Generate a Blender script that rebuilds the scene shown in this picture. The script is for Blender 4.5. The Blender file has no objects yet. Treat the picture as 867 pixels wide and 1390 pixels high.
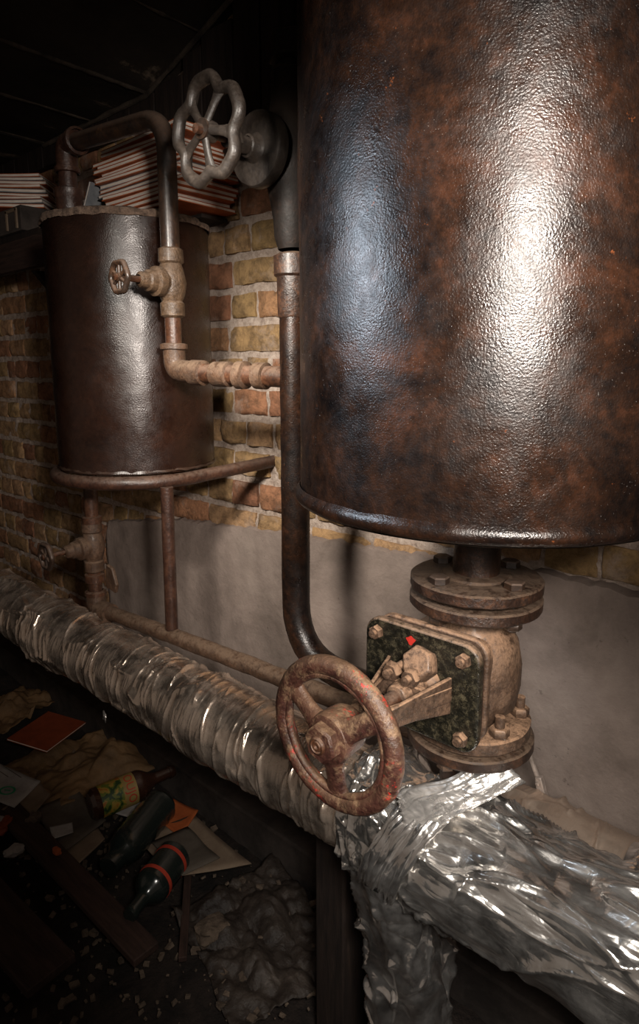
import bpy, math, random
from mathutils import Vector, Matrix, noise
R = math.radians; PI = math.pi; cos = math.cos; sin = math.sin
random.seed(7)
SC = bpy.context.scene
COL = SC.collection
# world axes: x runs to the right along the back wall, y runs into the wall, z is up; floor at 0

# ------------------------------------------------------------------ helpers
class MB:
    """collects shapes and links them as ONE mesh object"""
    def __init__(s): s.v = []; s.f = []; s.c = []; s.uvs = None
    def add(s, vs, fs, col=None):
        o = len(s.v); s.v += [tuple(v) for v in vs]; s.f += [tuple(i + o for i in f) for f in fs]
        s.c += [col or (1, 1, 1)] * len(vs)
    def merge(s, other, mat=None):
        s.add([mat @ Vector(v) for v in other.v] if mat else other.v, other.f)
    def grid(s, rows, close_u=False, close_v=False, col=None):
        n = len(rows); m = len(rows[0]); fs = []
        for i in range(n if close_v else n - 1):
            for j in range(m if close_u else m - 1):
                fs.append((i * m + j, i * m + (j + 1) % m, ((i + 1) % n) * m + (j + 1) % m, ((i + 1) % n) * m + j))
        s.add([p for r in rows for p in r], fs, col)
    def build(s, name, mat, parent=None, smooth=True, angle=40, bevel=0, seg=2, solid=0):
        me = bpy.data.meshes.new(name); me.from_pydata(s.v, [], s.f); me.update()
        if any(c != (1, 1, 1) for c in s.c):
            a = me.color_attributes.new('tone', 'FLOAT_COLOR', 'POINT')
            for i, c in enumerate(s.c): a.data[i].color = (*c, 1)
        o = bpy.data.objects.new(name, me); COL.objects.link(o)
        mats = mat if isinstance(mat, (list, tuple)) else [mat]
        for m in mats: me.materials.append(m)
        import bmesh
        b = bmesh.new(); b.from_mesh(me); bmesh.ops.recalc_face_normals(b, faces=b.faces); b.to_mesh(me); b.free()
        if smooth:
            for p in me.polygons: p.use_smooth = True
            me.set_sharp_from_angle(angle=R(angle))
        if solid:
            md = o.modifiers.new('s', 'SOLIDIFY'); md.thickness = solid; md.offset = 0
        if bevel:
            md = o.modifiers.new('b', 'BEVEL'); md.width = bevel; md.segments = seg; md.limit_method = 'ANGLE'; md.angle_limit = R(35)
            md.harden_normals = False
        if parent: o.parent = parent
        return o

def tag(o, label=None, cat=None, group=None, kind=None):
    if label: o['label'] = label
    if cat: o['category'] = cat
    if group: o['group'] = group
    if kind: o['kind'] = kind
    return o
def empty(name, loc, label, cat, group=None):
    o = bpy.data.objects.new(name, None); COL.objects.link(o); o.location = loc; o.empty_display_size = .05
    return tag(o, label, cat, group)
def adopt(o, root):   # keep world placement while parenting to a translated root
    o.parent = root; o.matrix_parent_inverse = Matrix.Translation(root.location).inverted(); return o

def frame(d):
    d = Vector(d).normalized(); up = Vector((0, 0, 1)) if abs(d.z) < .95 else Vector((1, 0, 0))
    a = d.cross(up).normalized(); b = a.cross(d).normalized(); return a, b, d
def nz(p, k, seed=0.0): return noise.noise(Vector((p[0] * k + seed, p[1] * k - seed, p[2] * k + 2 * seed)))
def lathe(mb, prof, origin=(0, 0, 0), axis=(0, 0, 1), seg=40, rough=0, k=30, col=None):
    """prof: list of (radius, distance along axis)"""
    a, b, d = frame(axis); O = Vector(origin); rows = []
    for r, h in prof:
        row = []
        for j in range(seg):
            t = 2 * PI * j / seg; p = O + d * h + (a * cos(t) + b * sin(t)) * r
            if rough: p = p + (a * cos(t) + b * sin(t)) * rough * nz(p, k) + d * rough * .6 * nz(p, k, 9.1)
            row.append(p)
        rows.append(row)
    mb.grid(rows, close_u=True, col=col)
    return mb
def smooth_path(pts, bend=.05, n=8):
    pts = [Vector(p) for p in pts]; out = [pts[0]]
    for i in range(1, len(pts) - 1):
        p = pts[i]; a = pts[i - 1] - p; b = pts[i + 1] - p
        q = min(bend, a.length * .49, b.length * .49)
        A = p + a.normalized() * q; B = p + b.normalized() * q
        for k in range(n + 1):
            t = k / n; out.append(A * (1 - t) ** 2 + p * 2 * t * (1 - t) + B * t * t)
    out.append(pts[-1]); return out
def resample(pts, step):
    out = [pts[0]]
    for i in range(len(pts) - 1):
        L = (pts[i + 1] - pts[i]).length; n = max(1, int(L / step))
        for k in range(1, n + 1): out.append(pts[i].lerp(pts[i + 1], k / n))
    return out
def tube(mb, pts, r, seg=24, rough=0, k=25, caps=True, bend=0, step=0, flat=1.0):
    pts = smooth_path(pts, bend) if bend else [Vector(p) for p in pts]
    if step: pts = resample(pts, step)
    n = len(pts); T = []
    for i in range(n):
        d = (pts[min(i + 1, n - 1)] - pts[max(i - 1, 0)]).normalized(); T.append(d)
    a, b, _ = frame(T[0]); rows = []
    for i, p in enumerate(pts):
        a = (a - T[i] * a.dot(T[i])).normalized(); b = T[i].cross(a)
        rr = r(i / (n - 1)) if callable(r) else r
        row = []
        for j in range(seg):
            t = 2 * PI * j / seg; u = a * cos(t) + b * sin(t) * flat
            q = p + u * rr
            if rough: q = q + u * rough * nz(q, k)
            row.append(q)
        rows.append(row)
    if caps:
        c0 = sum(rows[0], Vector()) / seg; c1 = sum(rows[-1], Vector()) / seg
        rows = [[c0] * seg] + [[c0.lerp(q, .92) for q in rows[0]]] + rows + [[c1.lerp(q, .92) for q in rows[-1]]] + [[c1] * seg]
    mb.grid(rows, close_u=True); return mb
def ring(mb, c, axis, Rr, r, seg=72, sub=18, flat=1.0, shape=None, rough=0, k=60):
    a, b, d = frame(axis); C = Vector(c); rows = []
    for i in range(seg):
        t = 2 * PI * i / seg; R_ = Rr * (shape(t) if shape else 1); u = a * cos(t) + b * sin(t); row = []
        for j in range(sub):
            w = 2 * PI * j / sub; p = C + u * (R_ + r * cos(w)) + d * (r * flat * sin(w))
            if rough: p = p + u * rough * nz(p, k)
            row.append(p)
        rows.append(row)
    mb.grid(rows, close_u=True, close_v=True); return mb
def box(mb, c, s, rot=None, col=None, jit=0):
    x, y, z = [q / 2 for q in s]; C = Vector(c); M = rot or Matrix.Identity(3)
    vs = []
    for sx, sy, sz in ((-1, -1, -1), (1, -1, -1), (1, 1, -1), (-1, 1, -1), (-1, -1, 1), (1, -1, 1), (1, 1, 1), (-1, 1, 1)):
        j = Vector((random.uniform(-jit, jit), random.uniform(-jit, jit), random.uniform(-jit, jit)))
        vs.append(C + M @ (Vector((sx * x, sy * y, sz * z)) + j))
    mb.add(vs, [(0, 3, 2, 1), (4, 5, 6, 7), (0, 1, 5, 4), (1, 2, 6, 5), (2, 3, 7, 6), (3, 0, 4, 7)], col); return mb
def prism(mb, poly, d, off=(0, 0, 0)):
    """poly: ordered 3D points, extruded by vector d"""
    d = Vector(d); O = Vector(off); P = [Vector(p) + O for p in poly]; n = len(P)
    mb.add(P + [p + d for p in P], [tuple(range(n)), tuple(range(2 * n - 1, n - 1, -1))] + [(i, (i + 1) % n, n + (i + 1) % n, n + i) for i in range(n)])
    return mb
def hexnut(mb, c, axis, r, h, rot=0):
    a, b, d = frame(axis); C = Vector(c)
    def rg(k, hh): return [C + d * hh + (a * cos(rot + PI * j / 3) + b * sin(rot + PI * j / 3)) * k for j in range(6)]
    mb.grid([[C] * 6, rg(r * .9, 0), rg(r, h * .12), rg(r, h * .82), rg(r * .86, h), [C + d * h] * 6], close_u=True); return mb
def rrect(cx, cz, w, h, r, n=6):
    out = []
    for sx, sz, a0 in ((1, 1, 0), (-1, 1, 90), (-1, -1, 180), (1, -1, 270)):
        for k in range(n + 1):
            t = R(a0 + 90 * k / n); out.append((cx + sx * (w / 2 - r) + r * cos(t), cz + sz * (h / 2 - r) + r * sin(t)))
    return out
def rot(ax, deg): return Matrix.Rotation(R(deg), 3, ax)

# ------------------------------------------------------------------ materials
class Nodes:
    def __init__(s, name):
        s.m = bpy.data.materials.new(name); s.m.use_nodes = True; s.t = s.m.node_tree; s.b = s.t.nodes['Principled BSDF']
        s.tc = s.t.nodes.new('ShaderNodeTexCoord'); s.geo = s.t.nodes.new('ShaderNodeNewGeometry')
    def n(s, kind, **kw):
        x = s.t.nodes.new('ShaderNode' + kind)
        for k, v in kw.items(): setattr(x, k, v)
        return x
    def link(s, a, b): s.t.links.new(a, b)
    def put(s, sock, v):
        if hasattr(v, 'is_output') or isinstance(v, bpy.types.NodeSocket): s.link(v, sock)
        else: sock.default_value = v
    def pos(s, scale=(1, 1, 1)):
        mp = s.n('Mapping'); s.link(s.tc.outputs['Object'], mp.inputs[0]); mp.inputs['Scale'].default_value = scale; return mp.outputs[0]
    def noise(s, scale, detail=6, rough=.6, dist=0, vec=None):
        x = s.n('TexNoise'); x.inputs['Scale'].default_value = scale; x.inputs['Detail'].default_value = detail
        x.inputs['Roughness'].default_value = rough; x.inputs['Distortion'].default_value = dist
        s.link(vec or s.tc.outputs['Object'], x.inputs['Vector']); return x.outputs[0]
    def voro(s, scale, feature='F1', vec=None, out=0):
        x = s.n('TexVoronoi'); x.feature = feature; x.inputs['Scale'].default_value = scale
        s.link(vec or s.tc.outputs['Object'], x.inputs['Vector']); return x.outputs[out]
    def ramp(s, fac, stops, const=False):
        x = s.n('ValToRGB'); s.link(fac, x.inputs[0]); e = x.color_ramp.elements
        if const: x.color_ramp.interpolation = 'CONSTANT'
        while len(e) < len(stops): e.new(.5)
        for i, (p, c) in enumerate(stops):
            e[i].position = p; e[i].color = (*c, 1) if isinstance(c, tuple) else (c, c, c, 1)
        return x.outputs[0]
    def mix(s, f, a, b, mode='MIX'):
        x = s.n('Mix'); x.data_type = 'RGBA'; x.blend_type = mode
        s.put(x.inputs[0], f)
        for i, v in ((6, a), (7, b)): s.put(x.inputs[i], (*v, 1) if isinstance(v, tuple) else v)
        return x.outputs[2]
    def math(s, op, a, b=0, clamp=False):
        x = s.n('Math', operation=op, use_clamp=clamp); s.put(x.inputs[0], a); s.put(x.inputs[1], b); return x.outputs[0]
    def bump(s, h, strength, dist, prev=None):
        x = s.n('Bump'); x.inputs['Strength'].default_value = strength; x.inputs['Distance'].default_value = dist
        s.link(h, x.inputs['Height'])
        if prev: s.link(prev, x.inputs['Normal'])
        return x.outputs[0]
    def up(s):   # 0..1 how much the real surface faces up (settled dust)
        x = s.n('SeparateXYZ'); s.link(s.geo.outputs['Normal'], x.inputs[0]); return x.outputs[2]
    def fin(s, col=None, rough=None, normal=None, metal=0, spec=.5, coat=0, coat_r=.1):
        b = s.b
        if col is not None: s.put(b.inputs['Base Color'], (*col, 1) if isinstance(col, tuple) else col)
        if rough is not None: s.put(b.inputs['Roughness'], rough)
        if normal is not None: s.link(normal, b.inputs['Normal'])
        s.put(b.inputs['Metallic'], metal); b.inputs['Specular IOR Level'].default_value = spec
        b.inputs['Coat Weight'].default_value = coat; b.inputs['Coat Roughness'].default_value = coat_r
        return s.m

def m_tank(name, stops, patch=6, rough=(.26, .5), grain=160, gs=.5, coat=.25, speck=True, dust=.0, spec=.6):
    n = Nodes(name)
    big = n.noise(patch, 10, .72, .6); fine = n.noise(patch * 9, 8, .75)
    f = n.mix(.38, big, fine)
    col = n.ramp(f, stops)
    if speck:
        v = n.noise(grain * 1.1, 2, .5); w = n.noise(9, 3, .6)
        sp = n.math('MULTIPLY', n.ramp(v, [(.70, 0.0), (.74, 1.0)]), n.ramp(w, [(.46, 0.0), (.62, 1.0)]))
        col = n.mix(n.math('MULTIPLY', sp, .55), col, (.32, .30, .28))
        ov = n.noise(38, 4, .8); col = n.mix(n.math('MULTIPLY', n.ramp(ov, [(.68, 0.0), (.76, 1.0)]), .6), col, (.34, .10, .03))
    rg = n.ramp(n.noise(11, 10, .78, .5), [(.38, rough[0]), (.62, rough[1])])
    if dust:
        d = n.math('MULTIPLY', n.math('SMOOTH_MIN', n.math('MULTIPLY', n.up(), 1.6, True), 1), n.ramp(n.noise(40, 6, .7), [(.2, .45), (.5, 1.0)]), True)
        d = n.math('MULTIPLY', d, dust)
        col = n.mix(d, col, (.30, .205, .15)); rg = n.mix(d, rg, (.9, .9, .9))
    g = n.bump(n.noise(grain, 2, .5), gs, .0009)
    g = n.bump(n.noise(80, 4, .6), gs * .24, .0018, g)
    return n.fin(col, rg, g, spec=spec, coat=coat, coat_r=.16)

def m_pipe(name, a, b, c, dust=.6, rough=(.35, .6), dcol=(.30, .20, .14), gs=.5, cover=0.0, scale=22):
    n = Nodes(name)
    f = n.mix(.4, n.noise(scale, 8, .7, .4), n.noise(scale * 6, 6, .7)); col = n.ramp(f, [(.36, a), (.5, b), (.64, c)])
    u = n.math('ADD', n.math('MULTIPLY', n.up(), 1.5, True), cover * .45, True)
    d = n.math('MULTIPLY', u, n.ramp(n.noise(60, 8, .8), [(.38, .1), (.54, 1.0)]), True)
    d = n.math('MULTIPLY', d, dust, True)
    if cover: d = n.math('MAXIMUM', d, n.math('MULTIPLY', n.ramp(n.noise(30, 8, .8), [(.47, 0.0), (.58, 1.0)]), cover))
    col = n.mix(d, col, dcol)
    rg = n.mix(d, n.ramp(n.noise(30, 6, .7), [(.3, rough[0]), (.7, rough[1])]), (.92, .92, .92))
    g = n.bump(n.noise(150, 4, .6), gs, .002); g = n.bump(n.noise(45, 6, .7), gs * .8, .003, g)
    return n.fin(col, rg, g, spec=.55, coat=.12, coat_r=.25)

def m_plain(name, a, b, rough=.85, scale=14, bs=.3, bd=.003, metal=0, spec=.4, c=None, stretch=(1, 1, 1)):
    n = Nodes(name); p = n.pos(stretch)
    st = [(.35, a), (.62, b)] + ([(.75, c)] if c else [])
    col = n.ramp(n.noise(scale, 8, .7, .3, p), st)
    return n.fin(col, rough, n.bump(n.noise(scale * 5, 6, .65, 0, p), bs, bd), metal=metal, spec=spec)

M = {}
M['tank_big'] = m_tank('black_brown_tar_paint', [(.38, (.003, .002, .002)), (.46, (.008, .0045, .0035)), (.54, (.020, .009, .005)), (.62, (.046, .018, .009)), (.72, (.10, .038, .016))], 6, (.21, .43), 380, .68, .0, spec=.5)
M['tank_small'] = m_tank('brown_tar_paint', [(.38, (.008, .003, .002)), (.55, (.018, .007, .004)), (.7, (.036, .014, .008))], 8, (.22, .38), 300, .5, .0, False, .15)
M['dustcake'] = m_plain('grey_brown_caked_dust', (.06, .04, .03), (.26, .18, .13), .95, 60, .9, .008)
M['dark_iron'] = m_tank('dark_iron', [(.36, (.008, .006, .005)), (.52, (.035, .020, .013)), (.66, (.10, .045, .02))], 14, (.3, .55), 180, .5, .15, False, .35)
M['pipe_brown'] = m_pipe('brown_painted_pipe', (.014, .006, .004), (.038, .016, .010), (.08, .035, .02), .45, (.3, .5), (.16, .105, .075))
M['pipe_rust'] = m_pipe('rusty_pipe', (.018, .008, .005), (.06, .024, .012), (.14, .06, .03), .6, (.3, .55), (.2, .13, .09))
M['pipe_dusty'] = m_pipe('dusty_pipe', (.022, .011, .007), (.065, .033, .018), (.13, .07, .04), .9, (.4, .7), (.17, .11, .07), .9, .22)
M['valve_black'] = m_pipe('black_enamel_iron', (.004, .004, .003), (.010, .009, .006), (.09, .075, .045), .9, (.16, .42), (.30, .19, .12), .9, .0, 80)
M['valve_dust'] = m_pipe('iron_under_thick_dust', (.014, .009, .006), (.05, .028, .018), (.13, .075, .045), 1.0, (.35, .65), (.33, .195, .115), 1.0, .20, 34)
M['flange_rust'] = m_pipe('rusty_flange', (.008, .005, .004), (.028, .014, .009), (.09, .038, .018), .85, (.3, .55), (.13, .083, .052), .75, .03, 30)
M['alu_cast'] = m_pipe('grey_cast_iron', (.010, .007, .006), (.024, .018, .014), (.05, .038, .030), .6, (.36, .6), (.075, .056, .043), .4, .1, 22)
M['brass_dusty'] = m_pipe('dusty_brass', (.03, .017, .010), (.075, .045, .025), (.15, .09, .05), .9, (.3, .55), (.135, .088, .056), .9, .2, 40)
M['soot_iron'] = m_tank('sooty_iron', [(.4, (.006, .005, .004)), (.55, (.014, .009, .007)), (.7, (.045, .022, .012))], 14, (.5, .7), 180, .5, 0, False, .2, .25)  # shade put into the colour: darker, duller dark_iron to offset the side lamp
M['steel'] = m_plain('dull_steel', (.28, .23, .20), (.5, .42, .37), .4, 60, .2, .001, .3)

def m_wheel():
    n = Nodes('maroon_wheel_paint'); f = n.mix(.4, n.noise(22, 8, .7), n.noise(130, 6, .7))
    col = n.ramp(f, [(.36, (.014, .006, .005)), (.5, (.05, .019, .014)), (.66, (.12, .055, .035))])
    d = n.math('ADD', n.ramp(n.noise(38, 8, .8), [(.50, 0.0), (.64, .55)]), n.math('MULTIPLY', n.up(), .30, True), True)
    col = n.mix(d, col, (.30, .19, .105))
    red = n.math('MULTIPLY', n.ramp(n.noise(75, 6, .8), [(.56, 0.0), (.62, 1.0)]), n.ramp(n.noise(11, 2, .5), [(.5, 0.0), (.6, 1.0)]))
    col = n.mix(red, col, (.55, .02, .015))
    g = n.bump(n.noise(190, 4, .65), .8, .0022); g = n.bump(n.noise(60, 5, .65), .5, .003, g)
    return n.fin(col, n.mix(d, (.38, .38, .38), (.8, .8, .8)), g, spec=.55)
M['wheel'] = m_wheel()
M['red_paint'] = m_plain('chipped_red_paint', (.35, .02, .012), (.5, .03, .02), .5, 60)

def m_foil(name, stretch, warm=(.80, .74, .68), rough=(.2, .36), s1=.5, dust=(.2, .4), fine=.25, dcol=(.42, .37, .33)):
    n = Nodes(name); p = n.pos(stretch); q = n.pos((1, 1, 1))
    a = n.noise(7, 2, .5, .7, p); ra = n.math('ABSOLUTE', n.math('SUBTRACT', a, .5))
    b = n.noise(18, 2, .5, .5, p); rb = n.math('ABSOLUTE', n.math('SUBTRACT', b, .5))
    g = n.bump(ra, s1, .03); g = n.bump(rb, s1 * .6, .010, g)
    g = n.bump(n.math('ABSOLUTE', n.math('SUBTRACT', n.noise(30, 3, .5, .8, q), .5)), fine, .008, g)
    dd = n.math('MULTIPLY', n.ramp(n.noise(12, 8, .7, .3, q), [(.40, dust[0]), (.66, dust[1])]), 1.0)
    col = n.mix(dd, warm, dcol)
    rg = n.ramp(n.noise(20, 5, .6, .3, q), [(.3, rough[0]), (.7, rough[1])])
    return n.fin(col, n.mix(dd, rg, (.6, .6, .6)), g, metal=n.math('SUBTRACT', 1, dd), spec=.5)
M['foil_wrap'] = m_foil('crinkled_foil_round', (6, 1, 1), (.86, .72, .60), (.11, .24), .16, (.06, .36), .10, (.30, .21, .15))
M['foil_long'] = m_foil('crinkled_foil_long', (.8, 3.2, 3.2), (.96, .93, .89), (.14, .26), .28, (.02, .10), .18, (.48, .43, .38))
M['foil_crush'] = m_foil('crushed_foil', (1.2, 1.2, 1.2), (.95, .92, .89), (.10, .2), .35, (.02, .10), .22, (.48, .43, .38))
M['foil_old'] = m_foil('dusty_foil', (5, 1, 1), (.7, .56, .45), (.18, .3), .18, (.2, .55), .12, (.22, .15, .11))
M['foil_flap'] = m_foil('smooth_foil_tape', (2, 5, 5), (.92, .89, .86), (.14, .25), .25, (.1, .3), .08, (.5, .45, .4))

def m_brick():
    n = Nodes('brick'); at = n.n('Attribute'); at.attribute_name = 'tone'
    s = n.n('SeparateColor'); n.link(at.outputs['Color'], s.inputs[0])
    base = n.ramp(s.outputs[0], [(0, (.28, .125, .07)), (.25, (.44, .21, .11)), (.5, (.44, .27, .13)), (.75, (.36, .235, .10)), (1, (.52, .31, .17))])
    mott = n.noise(26, 8, .75, .4)
    col = n.mix(n.ramp(mott, [(.38, .75), (.6, 0.0)]), base, n.mix(.85, base, (.05, .03, .018)))
    col = n.mix(n.math('MULTIPLY', n.ramp(n.noise(9, 6, .7, .2), [(.55, 0.0), (.68, 1.0)]), .55), col, (.42, .33, .27))
    mort = n.ramp(n.noise(50, 8, .8), [(.3, (.14, .10, .08)), (.48, (.42, .33, .27)), (.7, (.62, .53, .46))])
    col = n.mix(s.outputs[1], col, mort)
    g = n.bump(n.noise(70, 8, .75), .9, .006); g = n.bump(n.noise(22, 6, .6), .6, .012, g)
    return n.fin(col, .88, g, spec=.35)
M['brick'] = m_brick()
def m_plaster():
    n = Nodes('grey_plaster'); a = n.noise(3.2, 10, .72, .3)
    col = n.ramp(a, [(.3, (.16, .125, .105)), (.5, (.26, .205, .175)), (.68, (.34, .275, .235))])
    col = n.mix(n.math('MULTIPLY', n.ramp(n.noise(42, 5, .7), [(.64, 0.0), (.72, 1.0)]), .6), col, (.05, .035, .03))
    g = n.bump(n.noise(120, 6, .7), .4, .003); g = n.bump(n.noise(9, 6, .6), .5, .015, g)
    return n.fin(col, .9, g, spec=.3)
M['plaster'] = m_plaster()
M['soot'] = m_plain('sooty_ceiling_board', (.012, .009, .007), (.035, .026, .019), .8, 5, .5, .006, c=(.40, .30, .22), stretch=(1, .6, 1))  # near-black board colour with paler random patches
M['soot_wood'] = m_plain('sooty_wood', (.008, .005, .004), (.026, .016, .012), .75, 16, .5, .004, stretch=(3, 3, .35), c=(.06, .038, .026))  # very dark wood tone, streaked along the vertical grain
M['joint'] = m_plain('pale_joint', (.010, .008, .006), (.09, .068, .05), .9, 9, c=(.5, .38, .28))
M['dirt'] = m_plain('dirt_floor', (.008, .006, .005), (.035, .024, .019), .95, 9, .9, .02, c=(.07, .052, .043))
M['conc'] = m_plain('dark_concrete', (.03, .024, .021), (.075, .06, .052), .9, 8, .5, .006)
M['wood_dark'] = m_plain('old_dark_plank', (.022, .012, .009), (.06, .032, .024), .75, 20, .5, .004, stretch=(.3, 3, 3))
M['orange'] = m_plain('orange_cover', (.33, .075, .022), (.46, .12, .035), .6, 20, .1, .001)
M['orange_dark'] = m_plain('dark_orange_cover', (.19, .038, .012), (.27, .055, .018), .6, 20, .1, .001)
M['pages'] = m_plain('cream_page_edges', (.62, .54, .46), (.86, .79, .71), .8, 90, .4, .001, stretch=(.3, .3, 6))
M['grey_cover'] = m_plain('grey_cover', (.12, .13, .14), (.22, .23, .24), .6, 20, .1, .001)
M['paper'] = m_plain('white_paper', (.28, .26, .25), (.42, .40, .38), .85, 12, .2, .002)
M['kraft'] = m_plain('brown_paper', (.10, .06, .028), (.22, .13, .06), .7, 9, .6, .008)
M['card'] = m_plain('tan_card', (.16, .11, .075), (.24, .18, .125), .85, 10, .3, .003)
M['card_grey'] = m_plain('grey_card', (.07, .055, .042), (.12, .10, .08), .8, 10, .3, .003)
M['green_ink'] = m_plain('green_ink', (.02, .22, .10), (.03, .3, .15), .8)
M['red_ink'] = m_plain('red_ink', (.40, .03, .015), (.5, .06, .03), .6)
M['rock'] = m_plain('tan_rock', (.07, .05, .036), (.17, .125, .09), .9, 18, .8, .01)
def m_glass(name, col, rough=.08):
    n = Nodes(name); return n.fin(col, n.ramp(n.noise(20, 5, .6), [(.3, rough), (.7, rough + .25)]), n.bump(n.noise(30, 3, .5), .1, .003), spec=.6, coat=.5)
M['bottle_black'] = m_glass('dark_green_glass', (.014, .020, .018))
M['bottle_brown'] = m_glass('brown_glass', (.035, .014, .008))
def m_label():
    n = Nodes('fruit_label'); a = n.noise(30, 3, .5, .8)
    col = n.ramp(a, [(.36, (.02, .05, .012)), (.44, (.12, .15, .02)), (.52, (.33, .22, .04)), (.62, (.33, .12, .02))], True)
    return n.fin(col, .5)
M['label_fruit'] = m_label()
M['label_tan'] = m_plain('yellow_label', (.26, .18, .06), (.34, .24, .08), .5, 20)

# ------------------------------------------------------------------ setting
WY = 1.36                       # face of the back wall
FX0, FX1, FY0 = -4.2, 1.5, -1.5
def struct(o): return tag(o, kind='structure')
# dirt floor with lumps
mb = MB(); rows = []
NX, NY = 190, 96
for j in range(NY + 1):
    row = []
    for i in range(NX + 1):
        x = FX0 + (FX1 - FX0) * i / NX; y = FY0 + (1.40 - FY0) * j / NY
        h = .022 * noise.fractal(Vector((x * 3, y * 3, 0)), 1, 2, 5) + .02 * abs(nz((x, y, 0), 14)) + .010 * nz((x, y, 1), 40)
        row.append((x, y, max(-.03, min(.03, h)) - .012))
    rows.append(row)
mb.grid(rows); struct(mb.build('floor', M['dirt'], angle=180))
# brick back wall: mortar sheet and bricks proud of it
mb = MB(); mort = (.5, 1, 0); rows = []
for j in range(0, 161):
    row = []
    for i in range(0, 341):
        x = FX0 + (FX1 - FX0) * i / 340; z = -.05 + 3.05 * j / 160
        row.append((x, WY + .004 + .009 * nz((x, 0, z), 26) + .004 * nz((x, 0, z), 60), z))
    rows.append(row)
mb.grid(rows, col=mort)
PITCH = .0975
for c in range(-1, 31):
    z0 = 1.585 - 17 * PITCH + c * PITCH
    if z0 < .55 and c > 0 and False: continue
    head = c % 2 == 0
    x = FX0 + random.uniform(0, .05) + (0 if head else .06)
    while x < FX1 - .02:
        L = (random.uniform(.112, .13) if head else random.uniform(.225, .25))
        if random.random() < .12: L *= .7
        L = min(L, FX1 - x)
        g = random.uniform(.010, .018); hgt = PITCH - random.uniform(.018, .028)
        tone = (random.random(), 0, 0); yo = random.uniform(-.006, .004); tilt = random.uniform(-.004, .004)
        nx = max(3, int(L / .022)); nzz = 5; rws = []
        for j in range(nzz + 3):
            rr = []
            for i in range(nx + 3):
                u = min(max((i - 1) / nx, 0), 1); v = min(max((j - 1) / nzz, 0), 1)
                edge = i in (0, nx + 2) or j in (0, nzz + 2)
                px = x + g / 2 + (L - g) * u; pz = z0 + (PITCH - hgt) / 2 + hgt * v + tilt * (u - .5)
                corner = (abs(u - .5) * 2) ** 6 + (abs(v - .5) * 2) ** 6
                px += .0055 * nz((px, 3, pz), 22); pz += .0055 * nz((px, 7, pz), 22)
                py = WY + .016 if edge else WY + yo - .006 + .004 * corner + .008 * nz((px, 1, pz), 24) + .004 * nz((px, 5, pz), 70)
                rr.append((px, py, pz))
            rws.append(rr)
        mb.grid(rws, col=tone)
        x += L
struct(mb.build('wall_back', M['brick'], angle=70))
mb = MB(); box(mb, ((FX0 + FX1) / 2, WY + .12, 1.47), (FX1 - FX0, .18, 3.1)); struct(mb.build('wall_back', M['conc'], smooth=False))
# plaster skirt on the lower wall, ragged upper edge
edge = [(-2.37, .80), (-2.33, .925), (-1.85, 1.006), (-1.346, 1.047), (-.90, 1.072), (-.494, 1.10), (-.33, 1.095), (1.5, 1.16)]
def ez(x):
    for (a, b), (c, d) in zip(edge, edge[1:]):
        if a <= x <= c: return b + (d - b) * (x - a) / (c - a)
    return edge[-1][1]
mb = MB(); rows = []
NXP = 300
for j in range(0, 72):
    row = []
    for i in range(NXP + 1):
        x = -2.37 + (1.5 + 2.37) * i / NXP
        top = ez(x) + .010 * nz((x, 0, 0), 22) + .006 * nz((x, 0, 0), 60)
        if j < 70:
            z = -.03 + (top + .03) * j / 69
            xx = x + (.03 * nz((0, 2, z), 9) if i == 0 else 0)
            y = WY - .024 + .007 * nz((x, 0, z), 4) + .003 * nz((x, 3, z), 18)
            if i == 0: y = WY - .012
        elif j == 70: z, xx, y = top + .004, x, WY - .010
        else: z, xx, y = top + .004, x, WY + .02
        row.append((xx, y, z))
    rows.append(row)
mb.grid(rows); struct(mb.build('wall_lower', M['plaster'], angle=60))
# plinth at the foot of the wall
mb = MB(); box(mb, (-1.35, 1.30, .045), (5.7, .13, .15)); struct(mb.build('trim_1', M['conc'], bevel=.008))
# room shell behind the camera
for nm, c, s in (('wall_left', (FX0 - .05, 0, 1.45), (.1, 3.1, 3.1)), ):
    mb = MB(); box(mb, c, s); struct(mb.build(nm, M['conc'], smooth=False))
# ceiling: boards across the room, a flat run then a rising run
mb = MB(); jb = MB()
xs = [-4.2, -3.8, -3.5, -3.2, -2.9, -2.6, -2.25, -1.90, -1.62, -1.34, -1.06, -.78, -.5, -.2, .1, .4, .7, 1.0, 1.5]
def cz(x):
    if x <= -1.9: return 2.415
    return min(2.415 + (x + 1.9) * .33, 2.86)
for a, b in zip(xs, xs[1:]):
    za, zb = cz(a), cz(b); st = random.uniform(-.004, .004); gp = .006
    rws = []
    for j in range(24):
        y = FY0 + (WY - FY0) * j / 23
        rws.append([(a + gp, y, za + .03), (a + gp, y, za + st + .004 * nz((a, y, 0), 3)), (b - gp, y, zb + st + .004 * nz((b, y, 0), 3)), (b - gp, y, zb + .03)])
    mb.grid(rws)
    tube(jb, [(b, FY0, zb + .001), (b, WY, zb + .003)], .006, 8, .005, 30, step=.03)
    box(mb, ((a + b) / 2, (FY0 + WY) / 2, max(za, zb) + .05), (b - a, WY - FY0, .05))
struct(mb.build('ceiling', M['soot'], angle=30)); struct(jb.build('trim_2', M['joint']))
# very dark boards on the upper back wall
mb = MB(); x = -4.2
while x < 1.45:
    w = random.uniform(.09, .15); zt = min(cz(x), cz(x + w)) - .002; zb = 2.12 + random.uniform(-.02, .02) if x > -1.95 else 2.33
    box(mb, (x + w / 2, WY - .03, (zt + zb) / 2), (w - .006, .03, zt - zb)); x += w
struct(mb.build('wall_upper', M['soot_wood'], bevel=.003))
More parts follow.
